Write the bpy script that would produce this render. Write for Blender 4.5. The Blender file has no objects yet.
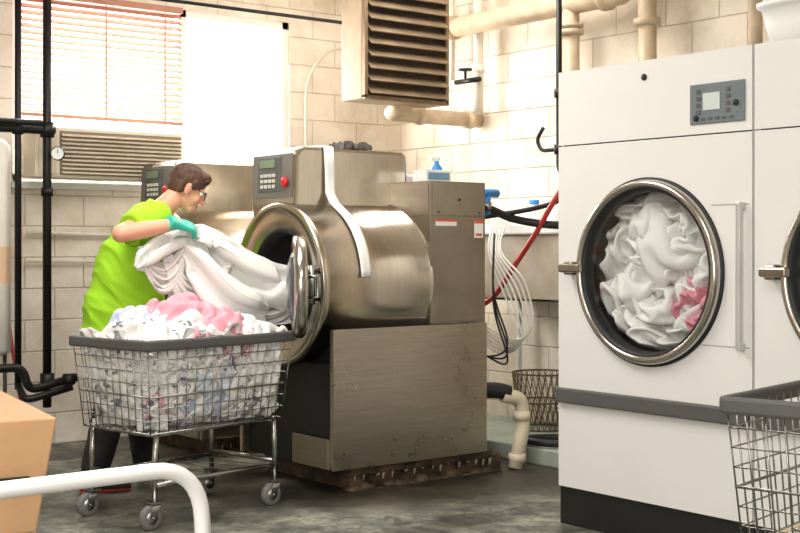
import bpy, bmesh, math, random
import numpy as np
from mathutils import Vector, Matrix, noise, Quaternion
random.seed(7)
V=Vector
S=bpy.context.scene
COL=S.collection
S.view_settings.view_transform='Standard'
S.view_settings.exposure=.12

# ------------------------------------------------------------------ materials
def lin(c):
    return tuple(((x/255)/12.92 if x/255<=0.04045 else ((x/255+0.055)/1.055)**2.4) for x in c)
def M(name,col,rough=.5,metal=0.,var=.06,vs=6.,bump=0.,bs=60.,st=(1,1,1),spec=None,scuff=0.):
    m=bpy.data.materials.new(name); m.use_nodes=True
    n=m.node_tree.nodes; l=m.node_tree.links; b=n['Principled BSDF']
    c=lin(col)
    tc=n.new('ShaderNodeTexCoord'); mp=n.new('ShaderNodeMapping'); mp.inputs['Scale'].default_value=st
    l.new(tc.outputs['Object'],mp.inputs[0])
    nz=n.new('ShaderNodeTexNoise'); nz.inputs['Scale'].default_value=vs; nz.inputs['Detail'].default_value=5
    l.new(mp.outputs[0],nz.inputs['Vector'])
    r=n.new('ShaderNodeValToRGB'); r.color_ramp.elements[0].position=.3; r.color_ramp.elements[1].position=.7
    r.color_ramp.elements[0].color=tuple(max(0,x*(1-var)) for x in c)+(1,)
    r.color_ramp.elements[1].color=tuple(min(1,x*(1+var)) for x in c)+(1,)
    l.new(nz.outputs['Fac'],r.inputs[0]); l.new(r.outputs[0],b.inputs['Base Color'])
    b.inputs['Roughness'].default_value=rough; b.inputs['Metallic'].default_value=metal
    if spec is not None: b.inputs['Specular IOR Level'].default_value=spec
    if scuff:
        n3=n.new('ShaderNodeTexNoise'); n3.inputs['Scale'].default_value=3.5; n3.inputs['Detail'].default_value=8; n3.inputs['Roughness'].default_value=.7
        l.new(tc.outputs['Object'],n3.inputs['Vector'])
        mr=n.new('ShaderNodeMapRange'); mr.inputs[1].default_value=.35; mr.inputs[2].default_value=.65; mr.inputs[3].default_value=rough; mr.inputs[4].default_value=rough+scuff
        l.new(n3.outputs['Fac'],mr.inputs[0]); l.new(mr.outputs[0],b.inputs['Roughness'])
    if bump:
        n2=n.new('ShaderNodeTexNoise'); n2.inputs['Scale'].default_value=bs; n2.inputs['Detail'].default_value=4
        l.new(mp.outputs[0],n2.inputs['Vector'])
        bp=n.new('ShaderNodeBump'); bp.inputs['Strength'].default_value=bump; bp.inputs['Distance'].default_value=.01
        l.new(n2.outputs['Fac'],bp.inputs['Height']); l.new(bp.outputs[0],b.inputs['Normal'])
    return m
def wallmat(name,axis,c1,c2,mort):
    m=bpy.data.materials.new(name); m.use_nodes=True
    n=m.node_tree.nodes; l=m.node_tree.links; b=n['Principled BSDF']
    tc=n.new('ShaderNodeTexCoord'); sp=n.new('ShaderNodeSeparateXYZ'); cb=n.new('ShaderNodeCombineXYZ')
    l.new(tc.outputs['Object'],sp.inputs[0]); l.new(sp.outputs[axis],cb.inputs[0]); l.new(sp.outputs[2],cb.inputs[1])
    br=n.new('ShaderNodeTexBrick'); l.new(cb.outputs[0],br.inputs['Vector'])
    br.inputs['Scale'].default_value=1.; br.inputs['Brick Width'].default_value=.4; br.inputs['Row Height'].default_value=.2
    br.inputs['Mortar Size'].default_value=.007; br.inputs['Mortar Smooth'].default_value=1.
    br.inputs['Color1'].default_value=lin(c1)+(1,); br.inputs['Color2'].default_value=lin(c2)+(1,); br.inputs['Mortar'].default_value=lin(mort)+(1,)
    nz=n.new('ShaderNodeTexNoise'); nz.inputs['Scale'].default_value=2.2; nz.inputs['Detail'].default_value=8; nz.inputs['Roughness'].default_value=.65; l.new(tc.outputs['Object'],nz.inputs['Vector'])
    rp=n.new('ShaderNodeValToRGB'); rp.color_ramp.elements[0].color=(.76,.72,.66,1); rp.color_ramp.elements[1].color=(1,1,1,1); rp.color_ramp.elements[0].position=.34; rp.color_ramp.elements[1].position=.56
    l.new(nz.outputs['Fac'],rp.inputs[0])
    mx=n.new('ShaderNodeMix'); mx.data_type='RGBA'; mx.blend_type='MULTIPLY'; mx.inputs[0].default_value=1.
    l.new(br.outputs['Color'],mx.inputs[6]); l.new(rp.outputs[0],mx.inputs[7]); l.new(mx.outputs[2],b.inputs['Base Color'])
    bp=n.new('ShaderNodeBump'); bp.inputs['Strength'].default_value=.6; bp.inputs['Distance'].default_value=.012; bp.invert=True
    l.new(br.outputs['Fac'],bp.inputs['Height'])
    n4=n.new('ShaderNodeTexNoise'); n4.inputs['Scale'].default_value=70; n4.inputs['Detail'].default_value=4; l.new(tc.outputs['Object'],n4.inputs['Vector'])
    b2=n.new('ShaderNodeBump'); b2.inputs['Strength'].default_value=.25; b2.inputs['Distance'].default_value=.006; l.new(n4.outputs['Fac'],b2.inputs['Height']); l.new(bp.outputs[0],b2.inputs['Normal']); l.new(b2.outputs[0],b.inputs['Normal'])
    b.inputs['Roughness'].default_value=.6
    return m
def floormat():
    m=bpy.data.materials.new('painted_concrete'); m.use_nodes=True
    n=m.node_tree.nodes; l=m.node_tree.links; b=n['Principled BSDF']
    tc=n.new('ShaderNodeTexCoord')
    a=n.new('ShaderNodeTexNoise'); a.inputs['Scale'].default_value=1.9; a.inputs['Detail'].default_value=10; a.inputs['Roughness'].default_value=.72
    l.new(tc.outputs['Object'],a.inputs['Vector'])
    r=n.new('ShaderNodeValToRGB'); e=r.color_ramp.elements
    e[0].position=.40; e[0].color=lin((62,64,59))+(1,); e[1].position=.62; e[1].color=lin((160,159,146))+(1,)
    x=e.new(.5); x.color=lin((108,110,101))+(1,)
    l.new(a.outputs['Fac'],r.inputs[0])
    c=n.new('ShaderNodeTexNoise'); c.inputs['Scale'].default_value=12; c.inputs['Detail'].default_value=10; c.inputs['Roughness'].default_value=.75; l.new(tc.outputs['Object'],c.inputs['Vector'])
    r2=n.new('ShaderNodeValToRGB'); r2.color_ramp.elements[0].position=.42; r2.color_ramp.elements[0].color=(.46,.45,.42,1); r2.color_ramp.elements[1].position=.54; r2.color_ramp.elements[1].color=(1,1,1,1)
    l.new(c.outputs['Fac'],r2.inputs[0])
    mx=n.new('ShaderNodeMix'); mx.data_type='RGBA'; mx.blend_type='MULTIPLY'; mx.inputs[0].default_value=1.
    l.new(r.outputs[0],mx.inputs[6]); l.new(r2.outputs[0],mx.inputs[7])
    # grime that has leaked out around the washer base
    mp=n.new('ShaderNodeMapping'); mp.vector_type='POINT'; mp.inputs['Location'].default_value=(-4.5/1.0,-5.5/.62,0); mp.inputs['Scale'].default_value=(1/1.0,1/.62,1)
    l.new(tc.outputs['Object'],mp.inputs[0])
    ln=n.new('ShaderNodeVectorMath'); ln.operation='LENGTH'; l.new(mp.outputs[0],ln.inputs[0])
    ad=n.new('ShaderNodeMath'); ad.operation='MULTIPLY_ADD'; l.new(c.outputs['Fac'],ad.inputs[0]); ad.inputs[1].default_value=-1.6; l.new(ln.outputs['Value'],ad.inputs[2])
    rg=n.new('ShaderNodeValToRGB'); rg.color_ramp.elements[0].position=.0; rg.color_ramp.elements[0].color=(.22,.19,.15,1); rg.color_ramp.elements[1].position=.5; rg.color_ramp.elements[1].color=(1,1,1,1)
    l.new(ad.outputs[0],rg.inputs[0])
    m2=n.new('ShaderNodeMix'); m2.data_type='RGBA'; m2.blend_type='MULTIPLY'; m2.inputs[0].default_value=1.
    l.new(mx.outputs[2],m2.inputs[6]); l.new(rg.outputs[0],m2.inputs[7]); l.new(m2.outputs[2],b.inputs['Base Color'])
    mr=n.new('ShaderNodeMapRange'); mr.inputs[3].default_value=.2; mr.inputs[4].default_value=.75; l.new(a.outputs['Fac'],mr.inputs[0]); l.new(mr.outputs[0],b.inputs['Roughness'])
    bp=n.new('ShaderNodeBump'); bp.inputs['Strength'].default_value=.25; bp.inputs['Distance'].default_value=.01; l.new(c.outputs['Fac'],bp.inputs['Height']); l.new(bp.outputs[0],b.inputs['Normal'])
    return m
def glassmat(name,tint=(.9,.93,.93),a=.12):
    m=bpy.data.materials.new(name); m.use_nodes=True
    n=m.node_tree.nodes; l=m.node_tree.links; n.clear()
    o=n.new('ShaderNodeOutputMaterial'); t=n.new('ShaderNodeBsdfTransparent'); g=n.new('ShaderNodeBsdfGlossy'); x=n.new('ShaderNodeMixShader')
    t.inputs[0].default_value=tint+(1,); g.inputs['Roughness'].default_value=.03; x.inputs[0].default_value=a
    l.new(t.outputs[0],x.inputs[1]); l.new(g.outputs[0],x.inputs[2]); l.new(x.outputs[0],o.inputs[0])
    return m
def clothmat(name,base,mark=None,amt=.8,scale=9,thr=.60):
    m=M(name,base,.9,0,.03,5,.15,160,spec=.15)
    if mark:
        n=m.node_tree.nodes; l=m.node_tree.links; b=n['Principled BSDF']
        src=b.inputs['Base Color'].links[0].from_socket
        tc=n.new('ShaderNodeTexCoord'); w=n.new('ShaderNodeTexNoise'); w.inputs['Scale'].default_value=scale; w.inputs['Detail'].default_value=3; w.inputs['Distortion'].default_value=1.5
        l.new(tc.outputs['Object'],w.inputs['Vector'])
        r=n.new('ShaderNodeValToRGB'); r.color_ramp.elements[0].position=thr; r.color_ramp.elements[0].color=(0,0,0,1); r.color_ramp.elements[1].position=thr+.03; r.color_ramp.elements[1].color=(amt,amt,amt,1)
        l.new(w.outputs['Fac'],r.inputs[0])
        x=n.new('ShaderNodeMix'); x.data_type='RGBA'; l.new(r.outputs[0],x.inputs[0]); l.new(src,x.inputs[6]); x.inputs[7].default_value=lin(mark)+(1,)
        l.new(x.outputs[2],b.inputs['Base Color'])
    return m

steel=M('brushed_steel',(184,175,160),.24,1,.08,5,.05,40,(1,1,14),scuff=.16)
steel_h=M('brushed_steel_drum',(196,186,171),.17,1,.07,5,.05,30,(14,1,1),scuff=.10)
steel_d=M('steel_dull',(158,150,138),.28,1,.12,5,.05,40,scuff=.16)
chrome=M('chrome_wire',(170,170,168),.25,1,.05)
chromering=M('polished_ring',(190,186,179),.18,1,.05)
black=M('black_rubber',(22,22,23),.55,0,.15)
dark=M('dark_metal',(48,46,44),.5,.4,.2)
charcoal=M('charcoal_trim',(84,84,82),.5,0,.06)
white=M('white_enamel',(222,220,216),.32,0,.015,3)
whitep=M('white_plastic',(236,235,231),.45,0,.02)
cream=M('cream_paint',(226,216,200),.5,0,.06)
tan=M('tan_pipe_paint',(200,180,152),.45,0,.16,10,.15,30)
blackpipe=M('black_iron_pipe',(34,32,32),.45,.5,.2)
skin=M('skin',(220,158,130),.5,0,.06,12)
lime=M('lime_shirt_cotton',(158,212,48),.85,0,.04,5,.15,180,spec=.15)
pants=M('black_trousers_cotton',(27,27,31),.85,0,.15,8,.2,120)
hairm=M('brown_hair',(78,50,36),.6,0,.35,60,.4,160,(1,1,.25))
teal=M('teal_nitrile',(60,192,168),.4,0,.07,20)
lipm=M('lips',(188,112,102),.5)
eyew=M('eye_white',(235,232,228),.25); iris=M('iris',(50,34,26),.2)
red=M('red_plastic',(200,36,34),.4); redh=M('red_hose',(170,50,46),.4)
blue=M('blue_plastic',(40,130,200),.4)
orange=M('shoe_orange',(225,80,40),.5)
card=M('cardboard',(184,144,104),.8,0,.06,10,.1,80)
rust=M('grimy_concrete',(74,58,43),.6,0,.9,11,.8,22)
curbm=M('green_curb_paint',(150,158,144),.7,0,.2,5,.3,30)
lcd=M('lcd_grey',(196,204,200),.3,0,.02); lcdg=M('lcd_green',(120,140,110),.3,0,.05)
panelgrey=M('panel_grey',(104,114,118),.45,0,.04)
heater_m=M('heater_brown',(130,110,86),.42,.5,.25,7); heater_s=M('heater_tan_side',(176,156,130),.5,.1,.12)
clw=clothmat('white_linen',(230,228,224)); clp=clothmat('pink_linen',(226,162,174)); clr=clothmat('rose_towel',(220,146,160))
cls=clothmat('pale_blue_linen',(214,219,228),(146,158,192),.55,12,.50)
clb=clothmat('white_linen_marked',(230,228,226),(62,64,94),.8,17,.55)
slat=M('blind_slat',(190,134,114),.5,0,.06)
glass=glassmat('door_glass',(.93,.94,.94),.06); lens=glassmat('lens_glass',(.88,.94,1),.22)
wickerm=M('rusty_wire',(110,88,68),.6,.4,.2)
wall_y=wallmat('painted_block_left',0,(240,231,219),(236,226,213),(214,201,184))
wall_x=wallmat('painted_block_right',1,(238,227,211),(233,221,203),(208,192,172))

# ------------------------------------------------------------------ mesh tools
def catm(pts,n):
    pts=[V(p) for p in pts]; P=[pts[0]*2-pts[1]]+pts+[pts[-1]*2-pts[-2]]; out=[]
    for i in range(1,len(P)-2):
        for k in range(n):
            t=k/n; a,b,c,d=P[i-1],P[i],P[i+1],P[i+2]
            out.append(.5*((2*b)+(c-a)*t+(2*a-5*b+4*c-d)*t*t+(3*b-a-3*c+d)*t**3))
    out.append(pts[-1].copy()); return out
class MB:
    def __init__(s): s.v=[];s.f=[];s.m=[];s.s=[]
    def add(s,vs,fs,mi=0,sm=False):
        o=len(s.v); s.v+= [tuple(p) for p in vs]
        for f in fs: s.f.append(tuple(i+o for i in f)); s.m.append(mi); s.s.append(sm)
    def grid(s,P,mi=0):
        n,m=P.shape[:2]; fs=[(i*m+j,(i+1)*m+j,(i+1)*m+j+1,i*m+j+1) for i in range(n-1) for j in range(m-1)]
        s.add(P.reshape(-1,3).tolist(),fs,mi,True)
    def box(s,x0,x1,y0,y1,z0,z1,mi=0):
        vs=[(x,y,z) for x in(x0,x1) for y in(y0,y1) for z in(z0,z1)]
        s.add(vs,[(0,1,3,2),(4,6,7,5),(0,4,5,1),(2,3,7,6),(0,2,6,4),(1,5,7,3)],mi)
    def obox(s,c,ax,ay,az,mi=0):
        c=V(c);ax=V(ax);ay=V(ay);az=V(az)
        vs=[c+ax*i+ay*j+az*k for i in(-1,1) for j in(-1,1) for k in(-1,1)]
        s.add(vs,[(0,1,3,2),(4,6,7,5),(0,4,5,1),(2,3,7,6),(0,2,6,4),(1,5,7,3)],mi)
    def tube(s,pts,r,mi=0,seg=10,closed=False):
        pts=[V(p) for p in pts]; n=len(pts)
        rr=r if isinstance(r,(list,tuple)) else [r]*n
        T=[]
        for i in range(n):
            if closed: t=pts[(i+1)%n]-pts[i-1]
            else: t=pts[min(i+1,n-1)]-pts[max(i-1,0)]
            T.append(t.normalized() if t.length>1e-9 else V((0,0,1)))
        a=T[0].orthogonal().normalized(); vs=[]
        for i in range(n):
            a=(a-T[i]*a.dot(T[i])); a=a.normalized() if a.length>1e-6 else T[i].orthogonal().normalized()
            b=T[i].cross(a)
            for k in range(seg):
                q=2*math.pi*k/seg; vs.append(pts[i]+(a*math.cos(q)+b*math.sin(q))*rr[i])
        fs=[]
        for i in range(n if closed else n-1):
            j=(i+1)%n
            for k in range(seg): fs.append((i*seg+k,i*seg+(k+1)%seg,j*seg+(k+1)%seg,j*seg+k))
        s.add(vs,fs,mi,True)
        if not closed:
            o=len(s.v)-n*seg
            s.f.append(tuple(o+k for k in range(seg))[::-1]); s.m.append(mi); s.s.append(False)
            s.f.append(tuple(o+(n-1)*seg+k for k in range(seg))); s.m.append(mi); s.s.append(False)
    def rev(s,o,ax,prof,mi=0,seg=64,sm=True):
        o=V(o);ax=V(ax).normalized();a=ax.orthogonal().normalized();b=ax.cross(a);vs=[]
        for (t,r) in prof:
            for k in range(seg):
                q=2*math.pi*k/seg; vs.append(o+ax*t+(a*math.cos(q)+b*math.sin(q))*max(r,1e-4))
        fs=[(i*seg+k,i*seg+(k+1)%seg,(i+1)*seg+(k+1)%seg,(i+1)*seg+k) for i in range(len(prof)-1) for k in range(seg)]
        s.add(vs,fs,mi,sm)
    def ell(s,c,r,mat=None,mi=0,nu=24,nv=16,fn=None):
        vs=[];c=V(c)
        for j in range(nv+1):
            p=math.pi*j/nv
            for i in range(nu):
                q=2*math.pi*i/nu
                d=V((math.sin(p)*math.cos(q),math.sin(p)*math.sin(q),math.cos(p)))
                e=V((d.x*r[0],d.y*r[1],d.z*r[2]))
                if fn: e=e*fn(d)
                if mat is not None: e=mat@e
                vs.append(c+e)
        fs=[(j*nu+i,(j+1)*nu+i,(j+1)*nu+(i+1)%nu,j*nu+(i+1)%nu) for j in range(nv) for i in range(nu)]
        s.add(vs,fs,mi,True)
    def chain(s,pts,rad,mi=0):
        for i in range(len(pts)-1):
            s.tube([pts[i],pts[i+1]],[rad[i],rad[i+1]],mi,18)
        for p,r in zip(pts,rad): s.ell(p,(r,r,r),None,mi,18,12)
    def loft(s,rings,mi=0,seg=36,pw=1.):
        vs=[]
        for c,a,b in rings:
            c=V(c);a=V(a);b=V(b)
            for k in range(seg):
                q=2*math.pi*k/seg; cc,ss=math.cos(q),math.sin(q)
                cc=math.copysign(abs(cc)**pw,cc); ss=math.copysign(abs(ss)**pw,ss)
                vs.append(c+a*cc+b*ss)
        n=len(rings)
        fs=[(i*seg+k,i*seg+(k+1)%seg,(i+1)*seg+(k+1)%seg,(i+1)*seg+k) for i in range(n-1) for k in range(seg)]
        fs.append(tuple(range(seg))[::-1]); fs.append(tuple((n-1)*seg+k for k in range(seg)))
        s.add(vs,fs,mi,True)
    def obj(s,name,mats,parent=None,bevel=0,loc=None,solid=0,subd=0):
        me=bpy.data.meshes.new(name); me.from_pydata(s.v,[],s.f)
        for m in (mats if isinstance(mats,list) else [mats]): me.materials.append(m)
        me.polygons.foreach_set('material_index',s.m); me.polygons.foreach_set('use_smooth',s.s); me.update()
        o=bpy.data.objects.new(name,me); COL.objects.link(o)
        if parent: o.parent=parent
        if bevel:
            b=o.modifiers.new('bevel','BEVEL'); b.width=bevel; b.segments=2; b.limit_method='ANGLE'; b.angle_limit=math.radians(50)
        if subd:
            b=o.modifiers.new('smooth','SUBSURF'); b.levels=subd; b.render_levels=subd
        if solid:
            b=o.modifiers.new('thickness','SOLIDIFY'); b.thickness=solid; b.offset=0
        if loc: o.location=loc
        return o
def empty(name,loc=(0,0,0),rz=0):
    e=bpy.data.objects.new(name,None); COL.objects.link(e); e.location=loc; e.rotation_euler=(0,0,rz); e.empty_display_size=.1
    return e
def fuse(name,mb,vox,mats,parent=None,it=4,disp=None,mf=None):
    t=mb.obj('tmp',mats if isinstance(mats,list) else [mats])
    r=t.modifiers.new('r','REMESH'); r.mode='VOXEL'; r.voxel_size=vox
    sm=t.modifiers.new('s','SMOOTH'); sm.factor=.5; sm.iterations=it
    bpy.context.view_layer.update()
    dg=bpy.context.evaluated_depsgraph_get()
    me=bpy.data.meshes.new_from_object(t.evaluated_get(dg)); me.name=name
    bpy.data.objects.remove(t)
    me.materials.clear()
    for m in (mats if isinstance(mats,list) else [mats]): me.materials.append(m)
    if disp:
        ns=[v.normal.copy() for v in me.vertices]
        for v,nn in zip(me.vertices,ns): v.co=disp(v.co.copy(),nn)
    for p in me.polygons:
        p.use_smooth=True
        p.material_index= mf(p.center) if mf else 0
    me.update()
    o=bpy.data.objects.new(name,me); COL.objects.link(o)
    if parent: o.parent=parent
    return o
def ridge(p): return 1-2.2*abs(noise.noise(p))

# ------------------------------------------------------------------ cloth solver (position based dynamics)
def cons_for(n,m,ru,rv,stiff_b=.12,gu=1.,gv=1.):
    I,J=np.meshgrid(np.arange(n),np.arange(m),indexing='ij'); ID=I*m+J
    ru=np.broadcast_to(np.asarray(ru,float),(m,)); out=[]
    for di,dj,k in((1,0,1.),(0,1,1.),(1,1,.5),(1,-1,.5),(2,0,stiff_b),(0,2,stiff_b),(4,0,stiff_b*.5),(0,4,stiff_b*.5)):
        i1=np.arange(0,n-di); j1=np.arange(max(0,-dj),m-max(0,dj))
        A,B=np.meshgrid(i1,j1,indexing='ij')
        for c in(0,1):
            s=((A//max(di,1))%2==c) if di else ((B//dj)%2==c)
            a=ID[A[s],B[s]]; b=ID[A[s]+di,B[s]+dj]
            r0=np.sqrt((di*ru[B[s]])**2+(dj*rv)**2); r1=np.sqrt((di*ru[B[s]]*gu)**2+(dj*rv*gv)**2)
            out.append((a,b,r0,r1,k))
    return out
def project(P,w,cons,f=0.):
    for a,b,r0,r1,k in cons:
        D=P[b]-P[a]; L=np.sqrt((D*D).sum(1))+1e-9
        wa=w[a];wb=w[b]; ws=wa+wb+1e-9
        c=(k*(L-(r0+(r1-r0)*f))/L/ws)[:,None]*D
        P[a]+=c*wa[:,None]; P[b]-=c*wb[:,None]
def growsheet(L,W,sp,gu,gv,T,seed,steps=240,sb=.12):
    rng=np.random.RandomState(seed); n=int(L/sp)+1; m=int(W/sp)+1
    x,y=np.meshgrid(np.linspace(0,L,n),np.linspace(0,W,m),indexing='ij')
    h=np.zeros_like(x)
    for _ in range(14):
        a=rng.uniform(0,math.pi*2); f=rng.uniform(5,16); h+=np.sin((x*math.cos(a)+y*math.sin(a))*f*2+rng.uniform(0,7))
    h=T*.5+T*.10*h/2+rng.normal(0,.0004,h.shape)
    P=np.stack([x,y,h],-1).reshape(-1,3); w=np.ones(len(P)); cons=cons_for(n,m,L/(n-1),W/(m-1),sb,gu,gv)
    for s in range(steps):
        project(P,w,cons,min(1,s/(steps*.7)))
        P[:,0]=np.clip(P[:,0],0,L); P[:,1]=np.clip(P[:,1],0,W)
        P[:,2]=np.clip(P[:,2]-.0001,0,T)
    return P.reshape(n,m,3)/np.array([L,W,1])
SH=[growsheet(.90,.60,.015,1.5,1.5,.11,1),growsheet(.60,.60,.014,1.5,1.5,.10,2),growsheet(.42,.36,.013,1.45,1.45,.075,3),growsheet(.85,.42,.014,1.45,1.45,.06,4),
    growsheet(.80,.80,.024,1.6,1.6,.17,5,260),growsheet(.9,.55,.014,1.06,1.75,.07,6),growsheet(.6,.5,.014,1.06,1.75,.07,7)]
def mapsheet(mb,sh,fn,mi=0,fu=False,fv=False,sw=False,hs=1.):
    P=sh.copy()
    if fu: P[...,0]=1-P[...,0]
    if fv: P[...,1]=1-P[...,1]
    if sw: P=P[...,[1,0,2]]
    Q=fn(P[...,0],P[...,1],P[...,2]*hs)
    mb.grid(Q,mi)

# ------------------------------------------------------------------ room
XW,YW,CH=6.1,7.96,3.35; X0,Y0=-1.6,-1.4
def single(name,args,mat,bevel=0,parent=None):
    b=MB()
    for a in args: b.box(*a)
    return b.obj(name,mat,parent,bevel)
single('floor',[(X0-.2,XW+.2,Y0-.2,YW+.2,-.1,0)],floormat())
single('ceiling',[(X0-.2,XW+.2,Y0-.2,YW+.2,CH,CH+.1)],M('ceiling_paint',(226,220,210),.8))
wx0,wx1,wz0,wz1=3.12,5.2,1.68,2.90
single('wall_left',[(X0-.2,wx0,YW,YW+.2,0,CH),(wx1,XW+.2,YW,YW+.2,0,CH),(wx0,wx1,YW,YW+.2,0,wz0),(wx0,wx1,YW,YW+.2,wz1,CH)],wall_y)
single('wall_right',[(XW,XW+.2,Y0-.2,YW,0,CH)],wall_x)
single('wall_rear',[(X0-.2,XW,Y0-.2,Y0,0,CH)],wall_y)
single('wall_entry',[(X0-.2,X0,Y0,YW,0,CH)],wall_x)
w=empty('window_1')
b=MB()
for a in [(wx0,wx0+.05,YW+.02,YW+.1,wz0,wz1),(wx1-.05,wx1,YW+.02,YW+.1,wz0,wz1),(wx0,wx1,YW+.02,YW+.1,wz1-.05,wz1),(wx0,wx1,YW+.02,YW+.1,wz0,wz0+.05),(4.31,4.36,YW+.02,YW+.1,wz0,wz1),(wx0-.02,wx1+.02,YW-.05,YW+.04,wz0-.04,wz0)]: b.box(*a)
b.obj('window_frame',whitep,w)
b=MB(); b.box(wx0+.05,wx1-.05,YW+.055,YW+.06,wz0+.05,wz1-.05); b.obj('window_pane',glass,w)
w=empty('window_blind')
b=MB()
z=2.14
while z<2.88:
    c=V((3.73,YW-.025,z)); b.obox(c,(.565,0,0),(0,.018,.0155),(0,-.0010,.0014)); z+=.041
for x in (3.3,3.73,4.16): b.box(x,x+.010,YW-.048,YW-.046,2.11,2.88)
b.box(3.16,4.3,YW-.045,YW+.0,2.095,2.118)
b.obj('slats',slat,w)
b=MB(); b.box(3.16,4.3,YW-.05,YW+.01,2.86,2.90); b.obj('headrail',slat,w)
ac=empty('air_conditioner')
b=MB(); b.box(3.17,4.20,YW-.24,YW+.0,1.7,2.02); b.obj('casing',M('ac_beige',(218,208,190),.5),ac,.012)
b=MB()
z=1.735
while z<1.99:
    b.obox((3.76,YW-.255,z),(.42,0,0),(0,.012,.006),(0,-.001,.0022)); z+=.026
b.obj('grille',M('ac_grille',(206,194,174),.5),ac)
b=MB(); b.box(3.33,4.18,YW-.245,YW-.24,1.72,1.995); b.obj('grille_back',M('ac_recess',(130,118,102),.6),ac)
b=MB(); b.box(3.19,3.31,YW-.247,YW-.24,1.72,1.995); b.obj('control_door',M('ac_door',(200,188,168),.5),ac,.003)
# ------------------------------------------------------------------ dryers
def plate_hole(mb,x,y0,y1,z0,z1,yc,zc,R,mi=0):
    ang=sorted([2*math.pi*k/96 for k in range(96)]+[math.atan2(zz-zc,yy-yc)%(2*math.pi) for yy in(y0,y1) for zz in(z0,z1)])
    vs=[];n=len(ang)
    for a in ang:
        c,s_=math.cos(a),math.sin(a)
        t=min([(y1-yc)/c if c>1e-9 else 1e9,(y0-yc)/c if c<-1e-9 else 1e9,(z1-zc)/s_ if s_>1e-9 else 1e9,(z0-zc)/s_ if s_<-1e-9 else 1e9])
        vs+=[(x,yc+R*c,zc+R*s_),(x,yc+t*c,zc+t*s_),(x+.02,yc+R*c,zc+R*s_),(x+.02,yc+t*c,zc+t*s_)]
    fs=[]
    for i in range(n):
        j=(i+1)%n; fs+=[(4*i,4*j,4*j+1,4*i+1),(4*i,4*i+2,4*j+2,4*j),(4*i+1,4*j+1,4*j+3,4*i+3)]
    mb.add(vs,fs,mi)
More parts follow.
